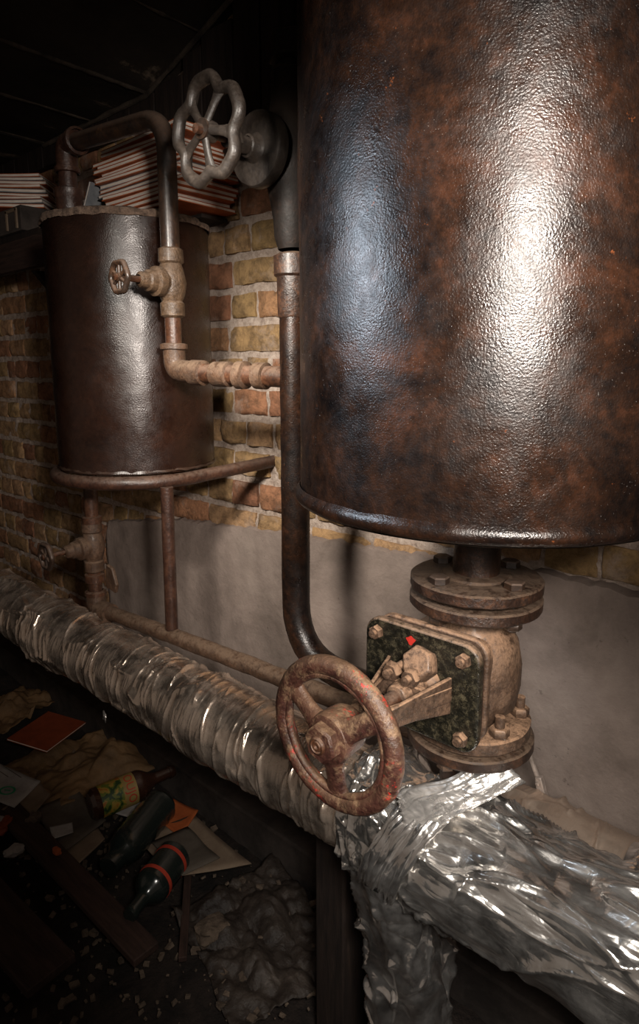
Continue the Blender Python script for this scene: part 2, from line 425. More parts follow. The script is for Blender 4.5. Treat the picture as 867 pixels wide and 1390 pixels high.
# light bead along the ceiling edge
mb = MB(); tube(mb, [(-2.6, WY - .05, 2.405), (-1.9, WY - .05, 2.407), (-.6, WY - .05, 2.835)], .008, 8, .004, 30, step=.03)
struct(mb.build('trim_3', M['joint']))

# ------------------------------------------------------------------ large tank
TX, TY, TR = -.5, .979, .305
tk = empty('large_tank', (TX, TY, 1.33), 'huge black-brown tar-painted steel tank filling the right side', 'tank')
def tank_shell(cx, cy, r, z0, z1, amp, seg=220, nzr=150, seed=0, dents=.0):
    mb = MB(); rows = []
    for j in range(nzr + 1):
        z = z0 + (z1 - z0) * j / nzr; row = []
        for i in range(seg):
            t = 2 * PI * i / seg; p = (cx + r * cos(t), cy + r * sin(t), z)
            q = r + amp * nz(p, 9, seed) + amp * .5 * nz(p, 26, seed) + dents * nz(p, 3, seed)
            row.append((cx + q * cos(t), cy + q * sin(t), z))
        rows.append(row)
    mb.grid(rows, close_u=True); return mb
mb = tank_shell(TX, TY, TR, 1.352, 2.66, .0012, dents=.003)
lathe(mb, [(TR, 1.331), (TR, 1.352)], (TX, TY, 0), seg=220)
adopt(mb.build('tank_shell', M['tank_big'], angle=60), tk)
mb = MB(); lathe(mb, [(TR + .001, 1.356), (TR + .004, 1.352), (TR + .008, 1.346), (TR + .008, 1.338), (TR + .003, 1.331), (TR - .01, 1.327)], (TX, TY, 0), seg=200, rough=.0015, k=24)
adopt(mb.build('bottom_rim', M['tank_big']), tk)
mb = MB(); lathe(mb, [(TR - .005, 1.327), (TR - .06, 1.318), (TR - .15, 1.308), (.001, 1.303)], (TX, TY, 0), seg=120)
adopt(mb.build('bottom_plate', M['dark_iron']), tk)
mb = MB(); lathe(mb, [(TR, 2.655), (TR - .05, 2.69), (.001, 2.71)], (TX, TY, 0), seg=120); adopt(mb.build('top_plate', M['dark_iron']), tk)
mb = MB(); lathe(mb, [(.04, 1.31), (.04, 1.20), (.052, 1.193)], (TX, TY, 0), seg=32, rough=.002); adopt(mb.build('outlet_neck', M['flange_rust']), tk)

def flange(mb, x, y, z0, z1, r, axis=(0, 0, 1), rough=.0015):
    lathe(mb, [(.001, z0), (r - .003, z0), (r, z0 + .003), (r, z1 - .003), (r - .003, z1), (r * .55, z1 + .001), (.001, z1 + .001)], (x, y, 0), seg=80, rough=rough, k=40)
mb = MB(); flange(mb, TX, TY, 1.172, 1.193, .113); lathe(mb, [(.062, 1.193), (.058, 1.198), (.04, 1.2)], (TX, TY, 0), seg=40, rough=.002)
adopt(mb.build('outlet_flange', M['flange_rust']), tk)
for k in range(4):
    t = R(58 + 90 * k + 15); p = (TX + .085 * cos(t), TY + .085 * sin(t))
    mb = MB(); hexnut(mb, (*p, 1.193), (0, 0, 1), .017, .013, k); lathe(mb, [(.008, 1.12), (.008, 1.206), (.001, 1.207)], (*p, 0), seg=12)
    hexnut(mb, (*p, 1.124), (0, 0, 1), .016, .014, k * .7)
    adopt(mb.build('flange_bolt', M['dark_iron']), tk)

# ------------------------------------------------------------------ big gate valve below the tank
PX, PY, PZ = -.532, .852, 1.030          # centre of bonnet plate front face
gv = empty('gate_valve', (TX, TY, .885), 'heavy dust-covered gate valve with square black cover plate under the huge tank', 'valve')
mb = MB(); flange(mb, TX, TY, 1.141, 1.162, .113); adopt(mb.build('upper_flange', M['flange_rust']), gv)
mb = MB()
lathe(mb, [(.06, 1.142), (.055, 1.12), (.062, 1.105), (.078, 1.08), (.084, 1.04), (.084, 1.0), (.078, .965), (.066, .95), (.06, .935)], (TX, TY, 0), seg=48, rough=.003)
# box-like chamber towards the bonnet
pl = rrect(PX + .012, PZ, .165, .15, .035)
prism(mb, [(a, 0, b) for a, b in pl], (0, .075, 0), (0, .895, 0))
adopt(mb.build('valve_body', M['valve_dust'], bevel=.003), gv)
mb = MB(); flange(mb, TX, TY, .912, .937, .105); adopt(mb.build('lower_flange', M['valve_dust']), gv)
mb = MB(); flange(mb, TX, TY, .885, .907, .112); lathe(mb, [(.05, .70), (.05, .885)], (TX, TY, 0), seg=32); adopt(mb.build('pipe_flange', M['flange_rust']), gv)
for k in range(6):
    t = R(-28 + 60 * k); p = (TX + .086 * cos(t), TY + .086 * sin(t))
    mb = MB(); hexnut(mb, (*p, .937), (0, 0, 1), .017, .016, k); lathe(mb, [(.0085, .875), (.0085, .972), (.001, .973)], (*p, 0), seg=14); hexnut(mb, (*p, .869), (0, 0, 1), .016, .015, k)
    adopt(mb.build('flange_bolt', M['valve_dust'] if k in (0, 5, 1) else M['dark_iron']), gv)
# layered square plates
for i, (y0, th, w, h, mt, nm) in enumerate(((.886, .014, .214, .178, 'valve_dust', 'body_plate'), (.871, .012, .208, .172, 'flange_rust', 'gasket_plate'), (.852, .016, .220, .184, 'valve_black', 'cover_plate'))):
    mb = MB(); prism(mb, [(a, y0, b) for a, b in rrect(PX, PZ, w, h, .03, 8)], (0, th, 0))
    adopt(mb.build(nm, M[mt], bevel=.004, seg=3), gv)
for sx in (-1, 1):
    for sz in (-1, 1):
        mb = MB(); c = (PX + sx * .084, .853, PZ + sz * .067); hexnut(mb, c, (0, -1, 0), .0125, .013, sx + sz * .4); lathe(mb, [(.007, 0), (.007, .019), (.001, .0195)], c, (0, -1, 0), seg=12)
        adopt(mb.build('cover_bolt', M['valve_dust']), gv)
mb = MB()
rows = [[Vector((-.548 + .008 * q * cos(t) * (1 + .3 * sin(3 * t)), .8505, 1.100 + .007 * q * sin(t) * (1 + .2 * cos(4 * t)))) for t in [2 * PI * k / 18 for k in range(18)]] for q in (0, 1)]
rows.append([v + Vector((0, .003, 0)) for v in rows[1]])
mb.grid(rows, close_u=True); adopt(mb.build('paint_mark', M['red_paint']), gv)
# yoke: stuffing box, two arms with ribs, head
HX, HY, HZ = PX - .006, .645, PZ              # wheel centre
mb = MB()
lathe(mb, [(.045, 0), (.042, .008), (.032, .016), (.030, .034), (.026, .036)], (PX, .853, PZ), (0, -1, 0), seg=28, rough=.003)
adopt(mb.build('stuffing_box', M['valve_dust']), gv)
mb = MB()
for sx in (-1, 1):
    a0 = PX + sx * .052
    pts = [(a0 + sx * .012, .855, 0), (a0 + sx * .008, .838, 0), (PX + sx * .040, .77, 0), (PX + sx * .026, .712, 0), (PX + sx * .012, .70, 0), (PX + sx * .012, .712, 0), (PX + sx * .030, .77, 0), (a0 - sx * .008, .838, 0), (a0 - sx * .010, .855, 0)]
    prism(mb, [(x, y, PZ - .012) for x, y, _ in pts], (0, 0, .026))
    # outer web widening at the foot
    prism(mb, [(a0 + sx * .004, .853, PZ - .034), (a0 + sx * .004, .853, PZ + .030), (PX + sx * .036, .78, PZ + .020), (PX + sx * .022, .71, PZ + .014), (PX + sx * .022, .71, PZ - .016), (PX + sx * .036, .78, PZ - .022)], (sx * .007, 0, 0))
lathe(mb, [(.001, -.002), (.024, -.002), (.027, .003), (.027, .030), (.022, .034), (.020, .046)], (PX, .722, PZ), (0, -1, 0), seg=28, rough=.002)
adopt(mb.build('yoke', M['valve_dust'], bevel=.002), gv)
mb = MB(); prism(mb, [(PX + a, .806, PZ + b) for a, b in rrect(0, 0, .094, .036, .016)], (0, .012, 0)); lathe(mb, [(.021, 0), (.019, .018), (.012, .020)], (PX, .806, PZ), (0, -1, 0), seg=24, rough=.001)
adopt(mb.build('gland', M['valve_dust'], bevel=.002), gv)
for sx, hh in ((-1, .045), (1, .05)):
    mb = MB(); c = (PX + sx * .018, .846, PZ + .034); lathe(mb, [(.0075, 0), (.0075, .062), (.001, .063)], c, (0, -1, 0), seg=14); hexnut(mb, (c[0], .81, c[2]), (0, -1, 0), .0155, .016, sx)
    adopt(mb.build('gland_bolt', M['valve_dust']), gv)
mb = MB(); hexnut(mb, (PX + .012, .850, PZ + .036), (0, -.6, .3), .030, .030, .2); adopt(mb.build('gland_lug', M['valve_dust'], bevel=.004), gv)
mb = MB(); lathe(mb, [(.0125, -.18 + .03)] + [(.0135 if k % 2 else .0115, -.15 + k * .0035) for k in range(44)], (PX, .67, PZ), (0, -1, 0), seg=20)
adopt(mb.build('stem', M['pipe_rust'], angle=70), gv)
# hand wheel with three spokes
mb = MB(); ring(mb, (HX, HY, HZ), (0, 1, 0), .102, .0145, seg=110, sub=22, flat=.95, rough=.0012, k=70)
ring(mb, (HX, HY - .004, HZ), (0, 1, 0), .089, .006, seg=110, sub=10, rough=.001)
for ang in (274, 152, 34):
    t = R(ang); d = Vector((cos(t), 0, sin(t))); s = Vector((-sin(t), 0, cos(t)))
    rws = []
    for k in range(13):
        u = k / 12; r0 = .018 + (.096 - .018) * u; w = .0145 + .013 * abs(2 * u - 1) ** 3 + .004 * (1 - u); hh = .0105 - .001 * u
        c = Vector((HX, HY, HZ)) + d * r0 + Vector((0, -.012 * (1 - u) + .001, 0))
        rws.append([c + s * (w * cos(q)) + Vector((0, -hh * sin(q), 0)) for q in [2 * PI * j / 16 for j in range(16)]])
    mb.grid(rws, close_u=True)
lathe(mb, [(.001, -.034), (.030, -.034), (.035, -.026), (.037, .004), (.038, .012), (.035, .020), (.028, .022), (.001, .022)], (HX, HY, HZ), (0, -1, 0), seg=48, rough=.0015)
wh = adopt(mb.build('hand_wheel', M['wheel'], angle=50), gv)
mb = MB(); hexnut(mb, (HX, HY - .020, HZ), (0, -1, 0), .029, .018, .25); nut = mb.build('hub_nut', M['wheel']); nut.parent = wh
nut.matrix_parent_inverse = Matrix.Identity(4)
mb = MB(); lathe(mb, [(.013, .0), (.013, .006), (.0105, .008), (.009, .005), (.0075, .005), (.0065, .0085), (.004, .0085), (.003, .005), (.001, .005)], (HX, HY - .034, HZ), (0, -1, 0), seg=24)
o = mb.build('stem_end', M['pipe_rust']); o.parent = wh

# ------------------------------------------------------------------ foil lagged pipes
def ridg(x): return 1 - abs(x) * 2
import numpy as np
def creases(rng, n, s0, s1, kind, dens=1.0):
    """random folds: (s, theta, direction angle, length, width, height); direction 90 deg runs round the pipe"""
    out = []
    for _ in range(int(n * dens)):
        s = rng.uniform(s0, s1); t = rng.uniform(0, 2 * PI)
        if kind == 'round': d = R(rng.normal(84, 9)); L = rng.uniform(.05, .22); w = rng.uniform(.0016, .0042); h = rng.uniform(.0015, .0070)
        elif kind == 'long': d = R(rng.normal(-4, 10)); L = rng.uniform(.08, .34); w = rng.uniform(.0020, .0075); h = rng.uniform(.003, .013)
        else: d = rng.uniform(0, PI); L = rng.uniform(.03, .14); w = rng.uniform(.002, .008); h = rng.uniform(.003, .014)
        if kind == 'any' and rng.random() < .2: w = max(w, .005) * 1.5; h = -h * .6
        out.append((s, t, d, L, w, h))
    return out
def foil_surface(cfun, rfun, s0, s1, n, seg, folds, seed=0, ax='x', wob=.004, Rm=.1):
    """wrap round a pipe with sharp folded creases; cfun(s)->centre, rfun(s,theta)->radius"""
    S = np.linspace(s0, s1, n + 1)[:, None]; T = (np.arange(seg) * 2 * PI / seg)[None, :]
    H = np.zeros((n + 1, seg)); ds = (s1 - s0) / n
    for (s, t, d, L, w, h) in folds:
        ext = L / 2 * abs(cos(d)) + 5 * w + .01; i0 = max(0, int((s - ext - s0) / ds)); i1 = min(n + 1, int((s + ext - s0) / ds) + 2)
        if i1 <= i0: continue
        dt = (T - t + PI) % (2 * PI) - PI
        X = S[i0:i1] - s; Y = dt * Rm
        u = X * cos(d) + Y * sin(d); v = -X * sin(d) + Y * cos(d) + (u * u) * (2.2 * sin(s * 91 + t))
        ww = w * (1 + .5 * np.clip(u / L, -.5, .5))
        prof = np.exp(-np.abs(v) / ww) * .6 + np.exp(-(v / (ww * 1.6)) ** 2) * .4
        H[i0:i1] += h * prof * np.clip(1 - (2 * u / L) ** 2, 0, 1) ** .7
    mb = MB(); rows = []
    for i in range(n + 1):
        q = float(S[i, 0]); c = cfun(q); row = []
        for j in range(seg):
            t = 2 * PI * j / seg; ct, st_ = cos(t), sin(t)
            r = rfun(q, t) + H[i, j] + wob * noise.noise(Vector((q * 6 + seed, ct * 1.5, st_ * 1.5))) + wob * .35 * noise.noise(Vector((q * 22 + seed, ct * 3, st_ * 3)))
            row.append((q, c[0] + r * ct, c[1] + r * st_) if ax == 'x' else (c[0] + r * ct, c[1] + r * st_, q))
        rows.append(row)
    mb.grid(rows, close_u=True); return mb
RNG = np.random.default_rng(4)
FY, FZ, FR = .925, .685, .100
def sstep(a, b, x):
    t = max(0, min(1, (x - a) / (b - a))); return t * t * (3 - 2 * t)
fp = empty('foil_lagged_pipe', (-1.4, FY, FZ), 'long horizontal pipe lagged in crinkled silver foil, running diagonally across', 'pipe')
def cmain(s): return (FY + .004 * sin(s * 7), FZ + .004 * sin(s * 5 + 1))
def rmain(s, t):
    d = 0
    for x0, k in ((-2.02, .007), (-1.62, .003), (-1.2, .004)): d += k * (1 - sstep(0, .03, x0 - s) if s < x0 else 1 - sstep(.0, .35, s - x0))
    return FR + d - .004
mb = foil_surface(cmain, rmain, -3.3, -.66, 1500, 180, creases(RNG, 520, -3.3, -.66, 'round') + creases(RNG, 40, -3.3, -.66, 'long') + creases(RNG, 40, -2.2, -.66, 'any'), 3, wob=.003)
lathe(mb, [(FR, 0), (FR, -.9)], (-3.3, FY, FZ), (1, 0, 0), seg=60)
adopt(mb.build('foil_wrap', M['foil_wrap'], angle=180), fp)
# second wrap sleeve nearer to the camera: folds run lengthwise
def rfr(s, t): return FR + .006 + .018 * sstep(-.58, -.66, s) * sstep(-.76, -.69, s) * max(0, sin(t + 1.0)) + .01 * sstep(-.3, -.15, s)
mb = foil_surface(cmain, rfr, -.69, .6, 760, 240, creases(RNG, 150, -.52, .5, 'long') + creases(RNG, 45, -.7, -.5, 'round') + creases(RNG, 110, -.7, -.45, 'any') + creases(RNG, 90, -.42, .3, 'any'), 11, wob=.010)
adopt(mb.build('foil_sleeve', M['foil_long'], angle=180), fp)
# slanting strap of foil wound round the joint
def strap(y):  # around the pipe, helical
    pass
mb = MB(); rows = []
for i in range(0, 131):
    u = i / 130; th = R(-150 + 265 * (1 - u) - 100)   # angle about the pipe axis
    th = R(245 - 190 * u)
    xc = -.615 + .145 * u; row = []
    for j in range(0, 33):
        v = j / 32 - .5; x = xc + .085 * v + .004 * nz((u, v, 0), 9)
        f = .010 * max(0, ridg(noise.noise(Vector((v * 9, u * 2.2, 4))))) ** 3 + .004 * noise.noise(Vector((v * 20, u * 14, 1)))
        r = FR + .020 + f - .004 * abs(v * 2) ** 4
        row.append((x, FY + r * cos(th), FZ + r * sin(th)))
    rows.append(row)
mb.grid(rows); adopt(mb.build('foil_strap', M['foil_crush'], angle=180, solid=.002), fp)
# loose end of the strap sticking up
A = [Vector(p) for p in ((-.545, .850, .775), (-.505, .862, .812), (-.465, .885, .838), (-.43, .915, .868), (-.410, .938, .882), (-.398, .950, .888))]
mb = MB(); rows = []; path = resample(A, .006)
for i, p in enumerate(path):
    u = i / (len(path) - 1); w = .050 - .016 * u + .004 * sin(u * 9); row = []
    dirv = Vector((.62, -.18, -.62)).normalized(); nr = Vector((-.35, -.75, .5)).normalized()
    for j in range(25):
        v = j / 24 - .5
        c = p + dirv * (w * v * 1.5) + nr * (.012 * cos(v * PI * 1.3) + .010 * max(0, ridg(noise.noise(Vector((v * 7, u * 2, 8))))) ** 3 + .003 * noise.noise(Vector((v * 18, u * 9, 2))))
        row.append(c)
    rows.append(row)
mb.grid(rows); adopt(mb.build('foil_flap', M['foil_flap'], angle=180, solid=.0015), fp)
mb = MB(); rows = [[Vector((-1.545 + .018 * a + .006 * b, .835 - .006 * b, .60 - .022 * b + .004 * sin(a * 5))) for a in (0, .33, .66, 1)] for b in (0, .5, 1)]
mb.grid(rows); adopt(mb.build('foil_scrap', M['foil_flap'], solid=.001), fp)
# branch dropping to the floor
fb = empty('foil_drop_pipe', (-.60, .95, 0), 'crumpled foil-wrapped branch pipe dropping to the floor below the joint', 'pipe')
mb = foil_surface(lambda s: (-.605 + .02 * sin(s * 6), .93 + .015 * sin(s * 5)), lambda s, t: .078 + .012 * sin(3 * t + s * 9) + .02 * sstep(.35, .62, s), -.01, .62, 300, 170, creases(RNG, 130, 0, .6, 'any') + creases(RNG, 60, 0, .6, 'long'), 31, 'z', wob=.014, Rm=.08)
adopt(mb.build('foil_wrap', M['foil_crush'], angle=180), fb)
# rear pipe, dustier foil, closer to the wall
fr = empty('foil_rear_pipe', (0, 1.15, .6), 'shorter dusty foil-wrapped pipe lying behind the long one, beside the wall', 'pipe')
mb = foil_surface(lambda s: (1.14, .598), lambda s, t: .098, -.62, .6, 520, 150, creases(RNG, 190, -.62, .6, 'round') + creases(RNG, 60, -.62, .4, 'any'), 51)
lathe(mb, [(.001, 0), (.09, 0), (.098, .01)], (-.628, 1.14, .598), (1, 0, 0), seg=40)
adopt(mb.build('foil_wrap', M['foil_old'], angle=180), fr)
# crumpled bundle joining both
def rj(s, t):
    e = sstep(-.25, -.12, s); return (.085 + .14 * abs(cos(t)) ** 1.6) * (.72 + .36 * e)
mb = foil_surface(lambda s: (1.035, .628), rj, -.25, .45, 420, 260, creases(RNG, 260, -.25, .45, 'any') + creases(RNG, 90, -.25, .3, 'round'), 71, wob=.016, Rm=.17)
adopt(mb.build('foil_bundle', M['foil_crush'], angle=180), fp)

# support post under the foil pipe
sp = empty('support_post', (-.79, 1.0, 0), 'dark wooden post in shadow under the foil pipe', 'post')
mb = MB(); box(mb, (-.80, .985, .27), (.085, .09, .60)); adopt(mb.build('post', M['soot_wood'], bevel=.006), sp)
mb = MB(); box(mb, (-.80, .985, .575), (.11, .12, .03)); adopt(mb.build('saddle', M['soot_wood'], bevel=.004), sp)

# lever rod hanging behind the valve
lr = empty('lever_rod', (-.46, 1.2, .756), 'thin grey steel rod with forked end behind the valve at right', 'rod')
mb = MB(); tube(mb, [(-.500, 1.2, .83), (-.480, 1.2, .765), (-.450, 1.2, .70)], .0055, 12); adopt(mb.build('rod', M['steel']), lr)
mb = MB(); prism(mb, [(-.457, 1.192, .712), (-.444, 1.192, .714), (-.430, 1.192, .672), (-.438, 1.192, .664), (-.450, 1.192, .668)], (0, .014, 0)); adopt(mb.build('fork', M['steel'], bevel=.002), lr)
mb = MB(); lathe(mb, [(.004, 0), (.004, .004), (.001, .005)], (-.449, 1.192, .700), (0, -1, 0), seg=12); adopt(mb.build('pin', M['steel']), lr)

# ------------------------------------------------------------------ riser with the upper valve
RX, RY = -1.0, 1.05
rs = empty('riser_pipe', (RX, RY, .85), 'thick dark vertical pipe beside the huge tank, curving away at its foot', 'pipe')
mb = MB(); tube(mb, [(RX, RY, 2.695), (RX, RY, 1.96)], .030, 28, .001, 20, step=.05); adopt(mb.build('upper_pipe', M['soot_iron']), rs)
mb = MB(); tube(mb, [(RX, RY, 1.76), (RX, RY, .865), (-.60, RY + .02, .83)], .033, 32, .0012, 18, bend=.13, step=.02); adopt(mb.build('pipe', M['tank_big']), rs)
mb = MB(); lathe(mb, [(.034, 1.79), (.043, 1.785), (.044, 1.745), (.038, 1.74), (.036, 1.66), (.034, 1.655)], (RX, RY, 0), seg=32, rough=.001); adopt(mb.build('coupling', M['flange_rust']), rs)
mb = MB(); lathe(mb, [(.030, 2.22), (.052, 2.215), (.052, 2.17), (.035, 2.165)], (RX, RY, 0), seg=6); adopt(mb.build('union_nut', M['soot_iron'], bevel=.003), rs)

VX, VZ = -1.035, 1.992
uv = empty('upper_valve', (RX, RY, 1.85), 'cast iron valve high on the riser with round grey cover and lobed wheel', 'valve')
mb = MB(); lathe(mb, [(.034, 1.80), (.042, 1.83), (.044, 1.86), (.05, 1.90), (.062, 1.95), (.066, 1.99), (.062, 2.04), (.05, 2.08), (.044, 2.11), (.046, 2.15), (.034, 2.165)], (RX - .01, RY + .01, 0), seg=36, rough=.002)
lathe(mb, [(.058, 0), (.056, .05)], (VX, 1.045, VZ), (0, -1, 0), seg=30); adopt(mb.build('valve_body', M['soot_iron']), uv)
mb = MB(); lathe(mb, [(.07, 0), (.074, .003), (.074, .024), (.071, .028), (.03, .030), (.024, .036), (.022, .05), (.018, .052)], (VX, 1.0, VZ), (0, -1, 0), seg=56, rough=.001); adopt(mb.build('cover', M['alu_cast']), uv)
mb = MB(); lathe(mb, [(.017, 0), (.016, .06), (.010, .062)], (VX, .955, VZ), (0, -1, 0), seg=24)
hexnut(mb, (VX, .925, VZ), (0, -1, 0), .021, .014, .3); adopt(mb.build('gland', M['alu_cast']), uv)
mb = MB(); lathe(mb, [(.009, 0), (.009, .13), (.001, .132)], (VX, .95, VZ), (0, -1, 0), seg=16); adopt(mb.build('stem', M['pipe_rust']), uv)
UX, UY, UZ = VX, .850, VZ + .003
def lobes(t): return 1 + .10 * cos(5 * (t - R(95))) - .035 * cos(10 * (t - R(95)))
a_, b_, d_ = frame((0, 1, 0))
mb = MB(); ring(mb, (UX, UY, UZ), (0, 1, 0), .087, .0130, seg=110, sub=18, flat=.95, shape=lobes, rough=.0008, k=60)
for k in range(5):
    t = R(95 + 36 + 72 * k); u = a_ * cos(t) + b_ * sin(t); s = a_ * -sin(t) + b_ * cos(t); rws = []
    for j in range(11):
        q = j / 10; r0 = .012 + (.070 - .012) * q; w = .0075 + .008 * q ** 4 + .002 * (1 - q)
        c = Vector((UX, UY, UZ)) + u * r0 + Vector((0, -.008 * (1 - q), 0))
        rws.append([c + s * (w * cos(g)) + Vector((0, -.006 * sin(g), 0)) for g in [2 * PI * i / 12 for i in range(12)]])
    mb.grid(rws, close_u=True)
lathe(mb, [(.001, -.014), (.019, -.014), (.021, .004), (.018, .012), (.001, .012)], (UX, UY, UZ), (0, -1, 0), seg=30, rough=.001)
uw = adopt(mb.build('hand_wheel', M['alu_cast'], angle=50), uv)
mb = MB(); lathe(mb, [(.019, .0), (.019, .004), (.0075, .005), (.0075, .013), (.001, .015)], (UX, UY - .012, UZ), (0, -1, 0), seg=20); o = mb.build('wheel_nut', M['dark_iron']); o.parent = uw

# ------------------------------------------------------------------ small tank
SX, SY, SR = -1.672, 1.072, .225
st = empty('small_tank', (SX, SY, 1.26), 'smaller brown-painted cylindrical tank on the left, dusty top', 'tank')
mb = tank_shell(SX, SY, SR, 1.262, 1.935, .0012, 160, 90, 5, .003); adopt(mb.build('tank_shell', M['tank_small'], angle=60), st)
mb = MB(); lathe(mb, [(SR + .003, 1.925), (SR + .007, 1.932), (SR + .005, 1.942), (SR - .01, 1.947), (SR - .03, 1.945), (.001, 1.95)], (SX, SY, 0), seg=150, rough=.008, k=30); adopt(mb.build('dusty_lid', M['dustcake']), st)
mb = MB(); lathe(mb, [(SR - .004, 1.262), (SR + .003, 1.266), (SR + .001, 1.272)], (SX, SY, 0), seg=150, rough=.005, k=50)
lathe(mb, [(SR - .002, 1.262), (.001, 1.255)], (SX, SY, 0), seg=80); adopt(mb.build('bottom_plate', M['tank_small']), st)

# support hoop under the small tank, running back into the wall
sh = empty('tank_support', (SX, SY, 1.24), 'bent brown pipe hoop with one leg carrying the smaller tank', 'support')
HR = SR + .008; pts = []
for k in range(0, 41):
    t = R(175 + (360 - 175) * k / 40); pts.append((SX + HR * cos(t), SY + HR * sin(t), 1.241))
pts = [(SX - HR, 1.36, 1.241)] + pts + [(SX + HR + .006, 1.16, 1.245), (SX + HR + .045, 1.37, 1.262)]
mb = MB(); tube(mb, pts, .0185, 22, .001, 20, step=.02); adopt(mb.build('hoop', M['pipe_brown']), sh)
mb = MB(); tube(mb, [(-1.432, 1.0, 1.228), (-1.436, 1.0, .822)], .0175, 22, .0008, 20, step=.03); adopt(mb.build('leg', M['pipe_brown']), sh)

# ------------------------------------------------------------------ overflow pipe over the small tank, with its valve
ov = empty('arched_pipe', (-1.86, 1.0, 1.945), 'brown pipe arching from the smaller tank top down its front', 'pipe')
AX, AY = -1.375, 1.0
mb = MB(); tube(mb, [(-1.855, AY, 1.945), (-1.855, AY, 2.12)], .026, 24, .001); lathe(mb, [(.03, 1.95), (.038, 1.955), (.037, 2.03), (.041, 2.035), (.041, 2.055), (.028, 2.06)], (-1.855, AY, 0), seg=28, rough=.0015); adopt(mb.build('stub', M['pipe_brown']), ov)
mb = MB(); tube(mb, [(-1.855, AY, 2.105), (-1.855, AY, 2.178), (-1.79, AY, 2.172)], .031, 24, .001, bend=.05); 
lathe(mb, [(.031, 0), (.036, .002), (.036, .014), (.031, .016)], (-1.855, AY, 2.10), (0, 0, 1), seg=26); lathe(mb, [(.031, 0), (.037, .002), (.037, .016), (.03, .018)], (-1.80, AY, 2.174), (1, 0, 0), seg=26); adopt(mb.build('elbow', M['pipe_brown']), ov)
mb = MB(); tube(mb, [(-1.79, AY, 2.172), (AX, AY, 2.142), (AX, AY, 1.80)], .0235, 26, .0008, 15, bend=.085, step=.02); adopt(mb.build('bend_pipe', M['dark_iron']), ov)
mb = MB(); tube(mb, [(AX, AY, 1.71), (AX, AY, 1.585)], .0205, 24, .0008); adopt(mb.build('drop_pipe', M['pipe_rust']), ov)
mb = MB(); tube(mb, [(AX, AY, 1.60), (AX, AY, 1.540), (AX + .07, AY + .005, 1.535)], .028, 24, .0015, bend=.045)
lathe(mb, [(.028, 0), (.035, .003), (.035, .015), (.028, .017)], (AX, AY, 1.590), (0, 0, 1), seg=26, rough=.002); adopt(mb.build('elbow', M['pipe_dusty']), ov)
mb = MB(); tube(mb, [(AX + .05, AY + .005, 1.535), (RX - .02, RY, 1.525)], .024, 24, .001, step=.04); adopt(mb.build('cross_pipe', M['pipe_rust']), ov)
cb = Vector((RX - .02, RY, 1.525)) - Vector((AX + .05, AY + .005, 1.535)); L = cb.length; cb.normalize(); st0 = Vector((AX + .05, AY + .005, 1.535))
for a, b, r in ((.01, .055, .031), (.085, .14, .030), (.16, .19, .033), (.215, .25, .031)):
    mb = MB(); lathe(mb, [(.022, a), (r, a + .004), (r, b - .004), (.022, b)], st0, cb, seg=26, rough=.002); adopt(mb.build('coupling', M['pipe_dusty']), ov)

def small_valve(root, x, y, z, wr, stem, body_m, wheel_m, wheel_dir=(0, -1, 0), k=1.0):
    """globe valve on a vertical pipe with side bonnet and round little wheel"""
    wd = Vector(wheel_dir).normalized()
    mb = MB(); lathe(mb, [(.022, -.085 * k), (.030, -.08 * k), (.031, -.05 * k), (.026, -.045 * k), (.032, -.03 * k), (.037, 0), (.032, .03 * k), (.026, .045 * k), (.031, .05 * k), (.030, .08 * k), (.022, .085 * k)], (x, y, z), seg=30, rough=.0025, k=50)
    adopt(mb.build('valve_body', M[body_m]), root)
    mb = MB(); lathe(mb, [(.030, .0), (.030, .032), (.036, .034), (.036, .050), (.028, .054), (.026, .07), (.021, .074), (.019, .092), (.012, .096)], (x, y, z), wd, seg=26, rough=.002, k=60); adopt(mb.build('bonnet', M[body_m]), root)
    mb = MB(); lathe(mb, [(.008, .08), (.008, stem), (.001, stem + .002)], (x, y, z), wd, seg=14); adopt(mb.build('stem', M['pipe_rust']), root)
    c = Vector((x, y, z)) + wd * (stem - .012); a, b, d = frame(wd)
    mb = MB(); ring(mb, c, wd, wr, wr * .21, seg=60, sub=14, shape=lambda t: 1 + .05 * cos(6 * t), rough=.0008, k=80)
    for q in range(6):
        t = PI / 6 + PI * q / 3; u = a * cos(t) + b * sin(t)
        tube(mb, [c + u * wr * .12, c + u * wr * .95], wr * .13, 10)
    lathe(mb, [(.001, -wr * .25), (wr * .3, -wr * .22), (wr * .3, wr * .22), (.001, wr * .25)], c, wd, seg=20)
    adopt(mb.build('hand_wheel', M[wheel_m]), root)
mv = empty('small_valve', (AX, AY, 1.76), 'small dusty globe valve on the arched pipe in front of the smaller tank', 'valve')
small_valve(mv, AX, AY, 1.755, .034, .158, 'brass_dusty', 'dark_iron')

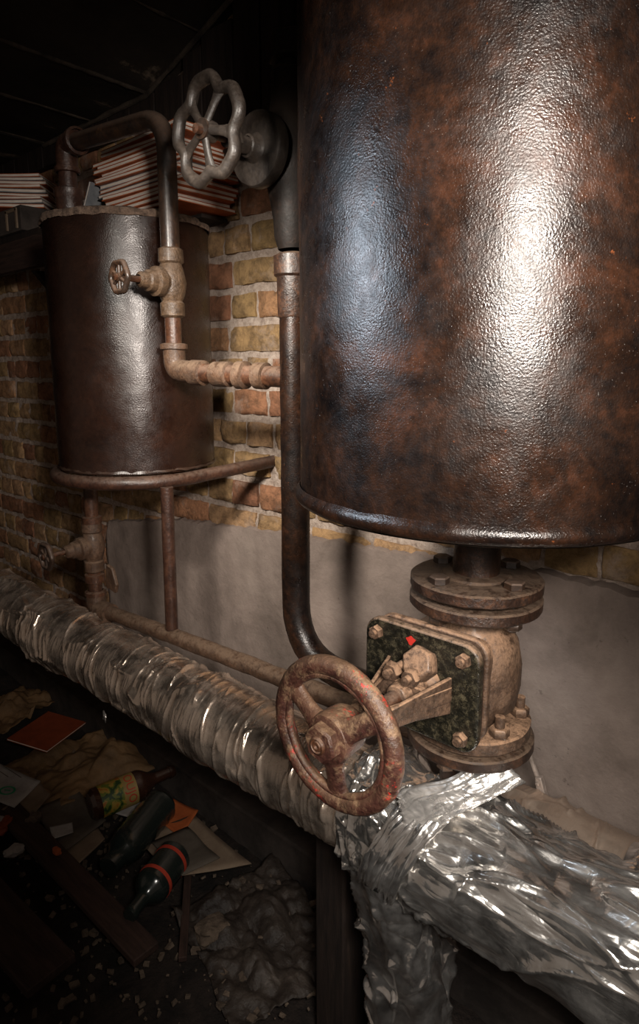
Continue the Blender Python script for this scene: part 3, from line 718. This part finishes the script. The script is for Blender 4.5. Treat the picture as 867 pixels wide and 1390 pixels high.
# ------------------------------------------------------------------ drain below the small tank
dv = empty('drain_valve', (-1.845, 1.0, .98), 'small dusty drain valve below the smaller tank at far left', 'valve')
small_valve(dv, -1.845, 1.0, .985, .036, .165, 'pipe_dusty', 'dark_iron')
dp = empty('drain_pipe', (-1.84, 1.0, .80), 'thin dusty drain pipe lying along the top of the foil pipe', 'pipe')
DY = 1.0; DZ = .802
mb = MB(); tube(mb, [(-1.835, DY, 1.26), (-1.842, DY, 1.06)], .0215, 22, .001); lathe(mb, [(.022, 1.085), (.031, 1.082), (.031, 1.062), (.022, 1.058)], (-1.842, DY, 0), seg=24, rough=.001); adopt(mb.build('upper_pipe', M['pipe_rust']), dp)
mb = MB(); tube(mb, [(-1.846, DY, .91), (-1.846, DY, .80)], .0215, 22, .001); lathe(mb, [(.022, .895), (.031, .892), (.031, .868), (.022, .864)], (-1.846, DY, 0), seg=24, rough=.001); lathe(mb, [(.024, .838), (.033, .834), (.033, .822), (.024, .818)], (-1.846, DY, 0), seg=24, rough=.001); adopt(mb.build('lower_pipe', M['pipe_rust']), dp)
mb = MB(); tube(mb, [(-1.846, DY, .83), (-1.846, DY, .778), (-1.76, DY, DZ - .022)], .030, 24, .0015, bend=.045); adopt(mb.build('elbow', M['pipe_dusty']), dp)
mb = MB(); tube(mb, [(-1.78, DY, DZ - .022), (-1.42, DY, DZ), (-.55, DY + .035, DZ + .015)], .0225, 24, .0025, 30, bend=.05, step=.015); adopt(mb.build('long_pipe', M['pipe_dusty']), dp)
mb = MB(); prism(mb, [(-1.80, 1.015, .93), (-1.775, 1.02, .92), (-1.755, 1.02, .868), (-1.765, 1.02, .84), (-1.81, 1.015, .855)], (0, .012, 0)); adopt(mb.build('bracket', M['pipe_dusty'], bevel=.003), dp)

# ------------------------------------------------------------------ shelf, box and booklets
sf = empty('wall_shelf', (-2.6, 1.2, 1.95), 'dark sooty wooden shelf behind the smaller tank', 'shelf')
mb = MB(); box(mb, (-2.72, 1.235, 2.02), (1.70, .24, .022)); adopt(mb.build('board', M['soot_wood'], bevel=.003), sf)
mb = MB(); box(mb, (-2.80, 1.125, 1.955), (1.5, .03, .105)); adopt(mb.build('fascia', M['wood_dark'], bevel=.003), sf)
mb = MB(); box(mb, (-1.73, 1.30, 1.985), (.34, .10, .012)); adopt(mb.build('rear_batten', M['soot_wood'], bevel=.003), sf)
mb = MB(); prism(mb, [(-2.45, 1.36, 1.90), (-2.45, 1.15, 1.90), (-2.45, 1.36, 1.66)], (.03, 0, 0)); adopt(mb.build('bracket', M['soot_wood'], bevel=.002), sf)
mb = MB(); rings_ = empty('dark_crate', (-2.55, 1.2, 2.03), 'low dark crate on the shelf under the left booklet stack', 'crate')
Mx = rot('Z', 0)
box(mb, (-2.62, 1.20, 2.075), (.46, .20, .085)); adopt(mb.build('body', M['conc'], bevel=.004), rings_)
mb = MB(); 
for x in (-2.50, -2.42): box(mb, (x, 1.098, 2.075), (.012, .006, .07))
box(mb, (-2.46, 1.098, 2.104), (.09, .006, .010)); adopt(mb.build('label_frame', M['card'], bevel=.001), rings_)

def booklet(name, c, w, d, h, rz, tilt, cover, pm, label, group, curl=0):
    root = empty(name, c, label, 'booklet', group); root.rotation_euler = (tilt[0], tilt[1], rz)
    nx = 8
    def slab(z0, z1, ww, dd):
        mb = MB(); rws = []
        for i in range(nx + 1):
            x = -ww / 2 + ww * i / nx; cu = curl * (abs(x / (w / 2)) ** 2.5)
            rws.append([(x, -dd / 2, z0 + cu), (x, dd / 2, z0 + cu), (x, dd / 2, z1 + cu), (x, -dd / 2, z1 + cu)])
        mb.grid(rws, close_u=True); n0 = 0
        mb.f.append(tuple(range(0, 4))); mb.f.append(tuple(range(nx * 4, nx * 4 + 4))); return mb
    e = h * .24
    slab(e, h - e * .5, w * .985, d * .985).build('pages', M[pm], root, smooth=False)
    slab(0, e, w, d).build('back_cover', M[cover], root, smooth=False)
    slab(h - e * .5, h, w, d).build('front_cover', M[cover], root, smooth=False)
    return root
random.seed(21)
ords = ['lowest', 'second lowest', 'third from the bottom', 'fourth from the bottom', 'fifth from the bottom', 'sixth from the bottom', 'seventh from the bottom', 'eighth from the bottom', 'eighth from the top', 'seventh from the top', 'sixth from the top', 'fifth from the top', 'fourth from the top', 'third from the top', 'second from the top', 'topmost']
z = 1.995; N_ = 16
for i in range(N_):
    h = random.uniform(.0105, .0135)
    cov = 'orange' if random.random() < .8 else ('grey_cover' if i % 2 else 'orange_dark')
    if i == N_ - 1: cov = 'orange'
    jx = random.uniform(-.032, .028); 
    booklet('booklet', (-1.715 + jx, 1.235 + random.uniform(-.010, .008), z), .41 + random.uniform(-.03, .02), .21, h, R(random.uniform(-3, 3)), (0, 0), cov, 'pages',
            f'thin {"grey" if cov == "grey_cover" else "orange"} booklet, {ords[i]} in the stack behind the smaller tank', 'booklets stacked behind the smaller tank', .002)
    z += h + .0008
# loose leaning booklet at the left end of that stack
lb = booklet('booklet', (-1.975, 1.20, 2.035), .17, .19, .009, R(8), (0, R(-62)), 'grey_cover', 'pages', 'grey booklet leaning against the left end of the tall stack', 'booklets stacked behind the smaller tank')
z = 2.119; N_ = 9
for i in range(N_):
    h = random.uniform(.010, .014); cov = ['orange', 'grey_cover', 'orange_dark', 'orange', 'grey_cover', 'orange', 'orange_dark', 'grey_cover', 'orange'][i]
    w = ['lowest', 'second lowest', 'third from the bottom', 'fourth from the bottom', 'middle', 'fourth from the top', 'third from the top', 'second from the top', 'topmost'][i]
    booklet('booklet', (-2.545 + random.uniform(-.012, .012), 1.185 + random.uniform(-.008, .006), z), .235, .225, h, R(45 + random.uniform(-5, 5)), (0, 0), cov, 'pages',
            f'thin {"grey" if cov == "grey_cover" else "orange"} booklet, {w} in the far left stack', 'booklets in the far left stack', .0015)
    z += h + .0008

# ------------------------------------------------------------------ litter on the floor
random.seed(5)
def crumple(w, d, amp, n=46, k=6, seed=0, base=0, drape=None):
    mb = MB(); rows = []
    for j in range(n + 1):
        row = []
        for i in range(n + 1):
            u = i / n - .5; v = j / n - .5
            e = 1 + .18 * nz((u, v, 0), 3, seed)
            x = w * u * e; y = d * v * e
            h = amp * (abs(nz((u, v, 0), k, seed)) * 1.6 + .5 * abs(nz((u, v, 3), k * 2.3, seed)) + .2 * nz((u, v, 5), k * 6, seed))
            if drape: h += drape(u, v)
            row.append((x, y, base + h))
        rows.append(row)
    mb.grid(rows); return mb
def place(o, loc, rz=0, rx=0, ry=0): o.location = loc; o.rotation_euler = (rx, ry, rz); return o
def sheet(name, mat, pts, z, th, label, cat, curl=.01, n=10, tiltx=0):
    """flat sheet from 4 corner points on the floor, slightly curled, with thickness"""
    P = [Vector((p[0], p[1], z + (p[2] if len(p) > 2 else 0))) for p in pts]; c = sum(P, Vector()) / 4
    mb = MB(); rows = []
    for j in range(n + 1):
        row = []
        for i in range(n + 1):
            u = i / n; v = j / n; p = (P[0] * (1 - u) + P[1] * u) * (1 - v) + (P[3] * (1 - u) + P[2] * u) * v
            row.append(p - c + Vector((0, 0, curl * (abs(2 * u - 1) ** 2 * .7 + abs(2 * v - 1) ** 2 * .3) + curl * .4 * nz(p, 12))))
        rows.append(row)
    mb.grid(rows); o = mb.build(name, mat, solid=th); o.location = c; return tag(o, label, cat)
FLZ = .02
# brown paper sacks
mb = crumple(.40, .52, .035, 60, 3.2, 3, 0, lambda u, v: .09 * math.exp(-((u - .25) ** 2 + (v - .2) ** 2) / .05)); o = mb.build('paper_sack', M['kraft'], solid=.002)
tag(place(o, (-2.17, 1.06, FLZ - .005), R(-12)), 'large crumpled brown paper sack on the floor below the foil pipe', 'paper')
mb = crumple(.26, .34, .035, 40, 3.2, 9, 0, lambda u, v: .05 * math.exp(-(u * u + v * v) / .06)); o = mb.build('paper_sack', M['kraft'], solid=.002)
tag(place(o, (-2.80, 1.08, FLZ - .005), R(20)), 'small crumpled brown paper sack at the far left edge of the floor', 'paper')
# orange booklet lying on the sack
bk = booklet('booklet', (-2.405, 1.055, .085), .19, .235, .007, R(24), (R(-3), R(5)), 'orange_dark', 'pages', 'dark orange booklet lying flat on the brown paper sack', None)
# torn card with a green stamp
lf = sheet('printed_card', M['paper'], [(-2.34, .70), (-2.07, .775), (-2.14, .90), (-2.40, .84)], .06, .002, 'torn white card printed with a green oval at the left edge', 'card', .008)
mb = MB(); ring(mb, (0, 0, 0), (0, 0, 1), .020, .003, 40, 6, .3); 
for v in range(len(mb.v)): x, y, z_ = mb.v[v]; mb.v[v] = (x * 1.35, y, z_)
tube(mb, [(-.012, 0, 0), (.012, .002, 0)], .0025, 6, flat=.4)
o = mb.build('green_oval', M['green_ink'], lf); o.location = (.055, -.005, .006); o.rotation_euler = (0, 0, R(25))
for (x0, y0, x1, y1) in ((-.10, .045, .02, .06), (-.10, .02, -.02, .03)):
    mb = MB(); tube(mb, [(x0, y0, .008), (x1, y1, .006)], .0015, 6, flat=.4); mb.build('print_line', M['card_grey'], lf)
sheet('torn_card', M['card'], [(-2.10, .745), (-1.99, .80), (-2.06, .895), (-2.15, .90)], .05, .003, 'torn pinkish card beside the card with the green oval', 'card', .012)
sheet('card_sheet', M['card_grey'], [(-2.035, .825), (-1.77, .79), (-1.80, .96), (-2.02, .975)], .045, .003, 'olive grey card sheet lying in front of the labelled bottle', 'card', .006)
sheet('card_sheet', M['card'], [(-1.85, .80), (-1.70, .80), (-1.74, .92), (-1.80, .93)], .035, .003, 'tan card tucked under the olive grey card sheet', 'card', .004)
sheet('paper_scrap', M['paper'], [(-1.90, .815), (-1.84, .795), (-1.82, .855), (-1.865, .875)], .056, .0015, 'small pale paper scrap on the olive grey card sheet', 'paper', .003)
sheet('paper_scrap', M['paper'], [(-1.80, .99), (-1.67, 1.06), (-1.70, 1.14), (-1.83, 1.10)], .05, .0015, 'white paper scrap poking out above the black bottle', 'paper', .010)
sheet('orange_card', M['orange'], [(-1.685, 1.075), (-1.545, 1.075), (-1.60, 1.19), (-1.72, 1.17)], .05, .003, 'plain orange card behind the black bottle', 'card', .006)
fo = sheet('open_folder', M['card'], [(-1.66, .985), (-1.43, .965), (-1.29, 1.15), (-1.60, 1.17)], .045, .003, 'open tan folder with grey insert lying right of the bottles', 'folder', .008)
mb = MB(); rows = [[Vector((-.10 + .19 * i / 8 + .03 * j / 8, -.07 + .12 * j / 8 - .02 * i / 8, .012 + .004 * sin(i))) for i in range(9)] for j in range(9)]
mb.grid(rows); mb.build('insert', M['card_grey'], fo, solid=.002)
def bottle(name, c, ang, elev, L, r, mat, label, rib=False):
    root = empty(name, c, label, 'bottle'); ax = Vector((cos(R(ang)) * cos(R(elev)), sin(R(ang)) * cos(R(elev)), sin(R(elev))))
    prof = [(.001, .004), (r * .8, 0), (r, .012), (r, L * .55)] + [(r * (1 - .62 * sstep(0, 1, k / 8)), L * .55 + L * .22 * k / 8) for k in range(1, 9)] + [(r * .36, L * .93), (r * .42, L * .935), (r * .42, L * .97), (r * .36, L), (.001, L)]
    if rib: prof = [(.001, .004), (r * .85, 0), (r, .015)] + [(r * (1 - (.05 if k % 2 else 0)), .015 + L * .05 * k) for k in range(1, 13)] + [(r * .8, L * .8), (r * .55, L * .86), (r * .55, L), (.001, L)]
    mb = MB(); lathe(mb, prof, (0, 0, 0), ax, seg=36); mb.build('glass', mat, root)
    return root, ax
b1, ax1 = bottle('labelled_bottle', (-1.835, .925, .105), 78, 2, .30, .052, M['bottle_brown'], 'brown glass bottle with a yellow fruit label, lying on the floor')
def band(root, ax, r, h0, h1, mat, name, a0=0, a1=360):
    a, b, d = frame(ax); rows = []
    for k in range(41):
        t = R(a0 + (a1 - a0) * k / 40); u = a * cos(t) + b * sin(t); rows.append([u * (r - .001) + d * h0, u * r + d * h0, u * r + d * h1, u * (r - .001) + d * h1])
    mb = MB(); mb.grid(rows); return mb.build(name, mat, root)
lb1 = band(b1, ax1, .0530, .030, .105, M['label_fruit'], 'fruit_label'); lb2 = band(b1, ax1, .0531, .105, .150, M['label_tan'], 'label_band')
cu = bpy.data.curves.new('t', 'FONT'); cu.body = 'OUJO'; cu.size = .040; cu.extrude = .0004; cu.align_x = 'CENTER'; cu.resolution_u = 3
to = bpy.data.objects.new('t', cu); COL.objects.link(to); bpy.context.view_layer.update()
me = bpy.data.meshes.new_from_object(to.evaluated_get(bpy.context.evaluated_depsgraph_get())); bpy.data.objects.remove(to)
a, b, d = frame(ax1)
for v in me.vertices:       # wrap the letters around the label
    t = R(40) - v.co.x / .053; u = a * cos(t) + b * sin(t); v.co = u * (.0538 + v.co.z) + d * (.115 + v.co.y)
me.materials.append(M['red_ink']); lt = bpy.data.objects.new('lettering', me); COL.objects.link(lt); lt.parent = lb2
b2, ax2 = bottle('black_bottle', (-1.69, 1.11, .085), 292, -2, .29, .058, M['bottle_black'], 'ribbed black plastic bottle lying between the labelled one and the folder', True)
b3, ax3 = bottle('banded_bottle', (-1.475, 1.01, .075), 292, 0, .24, .052, M['bottle_black'], 'dark bottle with two red bands lying nearest the camera')
band(b3, ax3, .0532, .030, .042, M['red_ink'], 'red_band'); band(b3, ax3, .0532, .110, .122, M['red_ink'], 'red_band')
# planks and stick
mb = MB(); box(mb, (0, 0, 0), (.86, .075, .022)); o = mb.build('plank', M['wood_dark'], bevel=.003); tag(place(o, (-1.70, .765, .05), R(0)), 'narrow dark plank in front of the bottles', 'plank')
mb = MB(); box(mb, (0, 0, 0), (.62, .13, .025)); o = mb.build('plank', M['wood_dark'], bevel=.003); tag(place(o, (-1.72, .565, .035), R(3)), 'wide dark plank at the lower left edge', 'plank')
mb = MB(); box(mb, (0, 0, 0), (.30, .022, .015)); o = mb.build('wood_strip', M['wood_dark'], bevel=.002); tag(place(o, (-1.32, .925, .03), R(-40)), 'thin brown wood strip sloping beside the tan rock', 'stick')
def stone(name, c, s, mat, label, cat, seed, group=None, sub=14):
    mb = MB(); rows = []
    for j in range(sub + 1):
        ph = PI * j / sub; row = []
        for i in range(sub * 2):
            t = PI * i / sub; p = Vector((sin(ph) * cos(t), sin(ph) * sin(t), cos(ph)))
            q = 1 + .35 * noise.noise(p * 1.6 + Vector((seed, 0, 0))) + .12 * noise.noise(p * 5 + Vector((seed, 0, 0)))
            m_ = max(abs(p.x), abs(p.y), abs(p.z)); q *= (1 / m_) ** .55
            row.append((p.x * q * s[0], p.y * q * s[1], p.z * q * s[2]))
        rows.append(row)
    mb.grid(rows, close_u=True); o = mb.build(name, mat, angle=35); o.location = c; o.rotation_euler = (0, 0, seed); return tag(o, label, cat, group)
stone('rock', (-1.215, .935, .035), (.045, .032, .02), M['rock'], 'flat tan rock at the bottom by the wood strip', 'rock', 1.3)
stone('brick_chunk', (-2.03, .725, .05), (.035, .02, .017), M['orange_dark'], 'orange brick chunk at the left edge below the printed card', 'rubble', 2.2)
stone('plaster_chunk', (-2.075, .69, .05), (.045, .03, .02), M['paper'], 'white plaster chunk at the left edge beside the orange one', 'rubble', .6)
stone('plaster_chunk', (-1.90, .70, .045), (.03, .02, .012), M['paper'], 'small white plaster chunk on the left plank', 'rubble', 4.6)
stone('brick_chunk', (-1.77, .775, .068), (.017, .010, .008), M['orange'], 'tiny orange brick chip on the narrow plank', 'rubble', 3.1)
stone('brick_chunk', (-1.98, .80, .055), (.026, .022, .016), M['rock'], 'tan brick lump below the torn pinkish card', 'rubble', 5.3)
# uncountable crumbs
random.seed(9); mb = MB()
for k in range(900):
    x = random.uniform(-2.3, -.75); y = random.uniform(.45, 1.2); s = random.choice((.002, .003, .004, .006, .009)) * random.uniform(.6, 1.3)
    box(mb, (x, y, .012 + s * .5 + random.uniform(0, .008)), (s * 2, s * 1.3, s), Matrix.Rotation(random.uniform(0, 6), 3, 'Z') @ Matrix.Rotation(random.uniform(-.5, .5), 3, 'X'), jit=s * .25)
tag(mb.build('rubble_crumbs', M['rock'], smooth=False), 'fine tan crumbs of brick and plaster scattered over the dirt', 'rubble', kind='stuff')
mb = crumple(.42, .34, .035, 60, 3.6, 14); o = mb.build('plastic_sheet', m_plain('dirty_plastic', (.018, .013, .011), (.06, .047, .038), .5, 10, .6, .01, c=(.16, .13, .11)), solid=.0015)
tag(place(o, (-1.12, 1.02, .012), R(-15)), 'crumpled dirty grey sheet on the floor right of the rock', 'sheet')

# ------------------------------------------------------------------ lights: hand-held lamps beside the camera, plus an added low fill
def spot(name, loc, aim, power, size, rad, col, blend=1.0):
    l = bpy.data.lights.new(name, 'SPOT'); l.energy = power; l.spot_size = R(size); l.spot_blend = blend; l.shadow_soft_size = rad; l.color = col
    o = bpy.data.objects.new(name, l); COL.objects.link(o); o.location = loc
    o.rotation_euler = (Vector(aim) - Vector(loc)).to_track_quat('-Z', 'Y').to_euler(); return o
spot('flash_lamp', (.40, 0, 1.85), (-1.25, 1.2, 1.44), 160, 60, .09, (1.0, .89, .80))
spot('side_lamp', (-.80, .20, 1.98), (-1.20, 1.36, 1.34), 132, 64, .12, (1.0, .92, .82))
spot('cool_lamp', (-1.04, .14, 1.80), (-.62, .72, 1.58), 30, 60, .14, (.74, .86, 1.0))
spot('low_lamp', (-.04, .24, 1.46), (-.48, .86, .76), 60, 60, .13, (1.0, .93, .85))  # added fill to brighten the gate valve and right-hand foil
w = bpy.data.worlds.new('World'); SC.world = w; w.use_nodes = True
w.node_tree.nodes['Background'].inputs[0].default_value = (1, .78, .62, 1); w.node_tree.nodes['Background'].inputs[1].default_value = .08

# ------------------------------------------------------------------ camera
cam = bpy.data.cameras.new('Camera'); co = bpy.data.objects.new('Camera', cam); COL.objects.link(co)
cam.sensor_fit = 'VERTICAL'; cam.sensor_height = 36; cam.sensor_width = 24; cam.lens = 867 / 1390 * 36; cam.shift_y = -45 / 1390
cam.clip_start = .02
co.location = (0, 0, 1.55); co.rotation_euler = (R(80), 0, R(41.4)); SC.camera = co
SC.view_settings.view_transform = 'Standard'; SC.view_settings.look = 'None'; SC.view_settings.gamma = 1; SC.view_settings.use_curve_mapping = False
SC.view_settings.exposure = 0.0
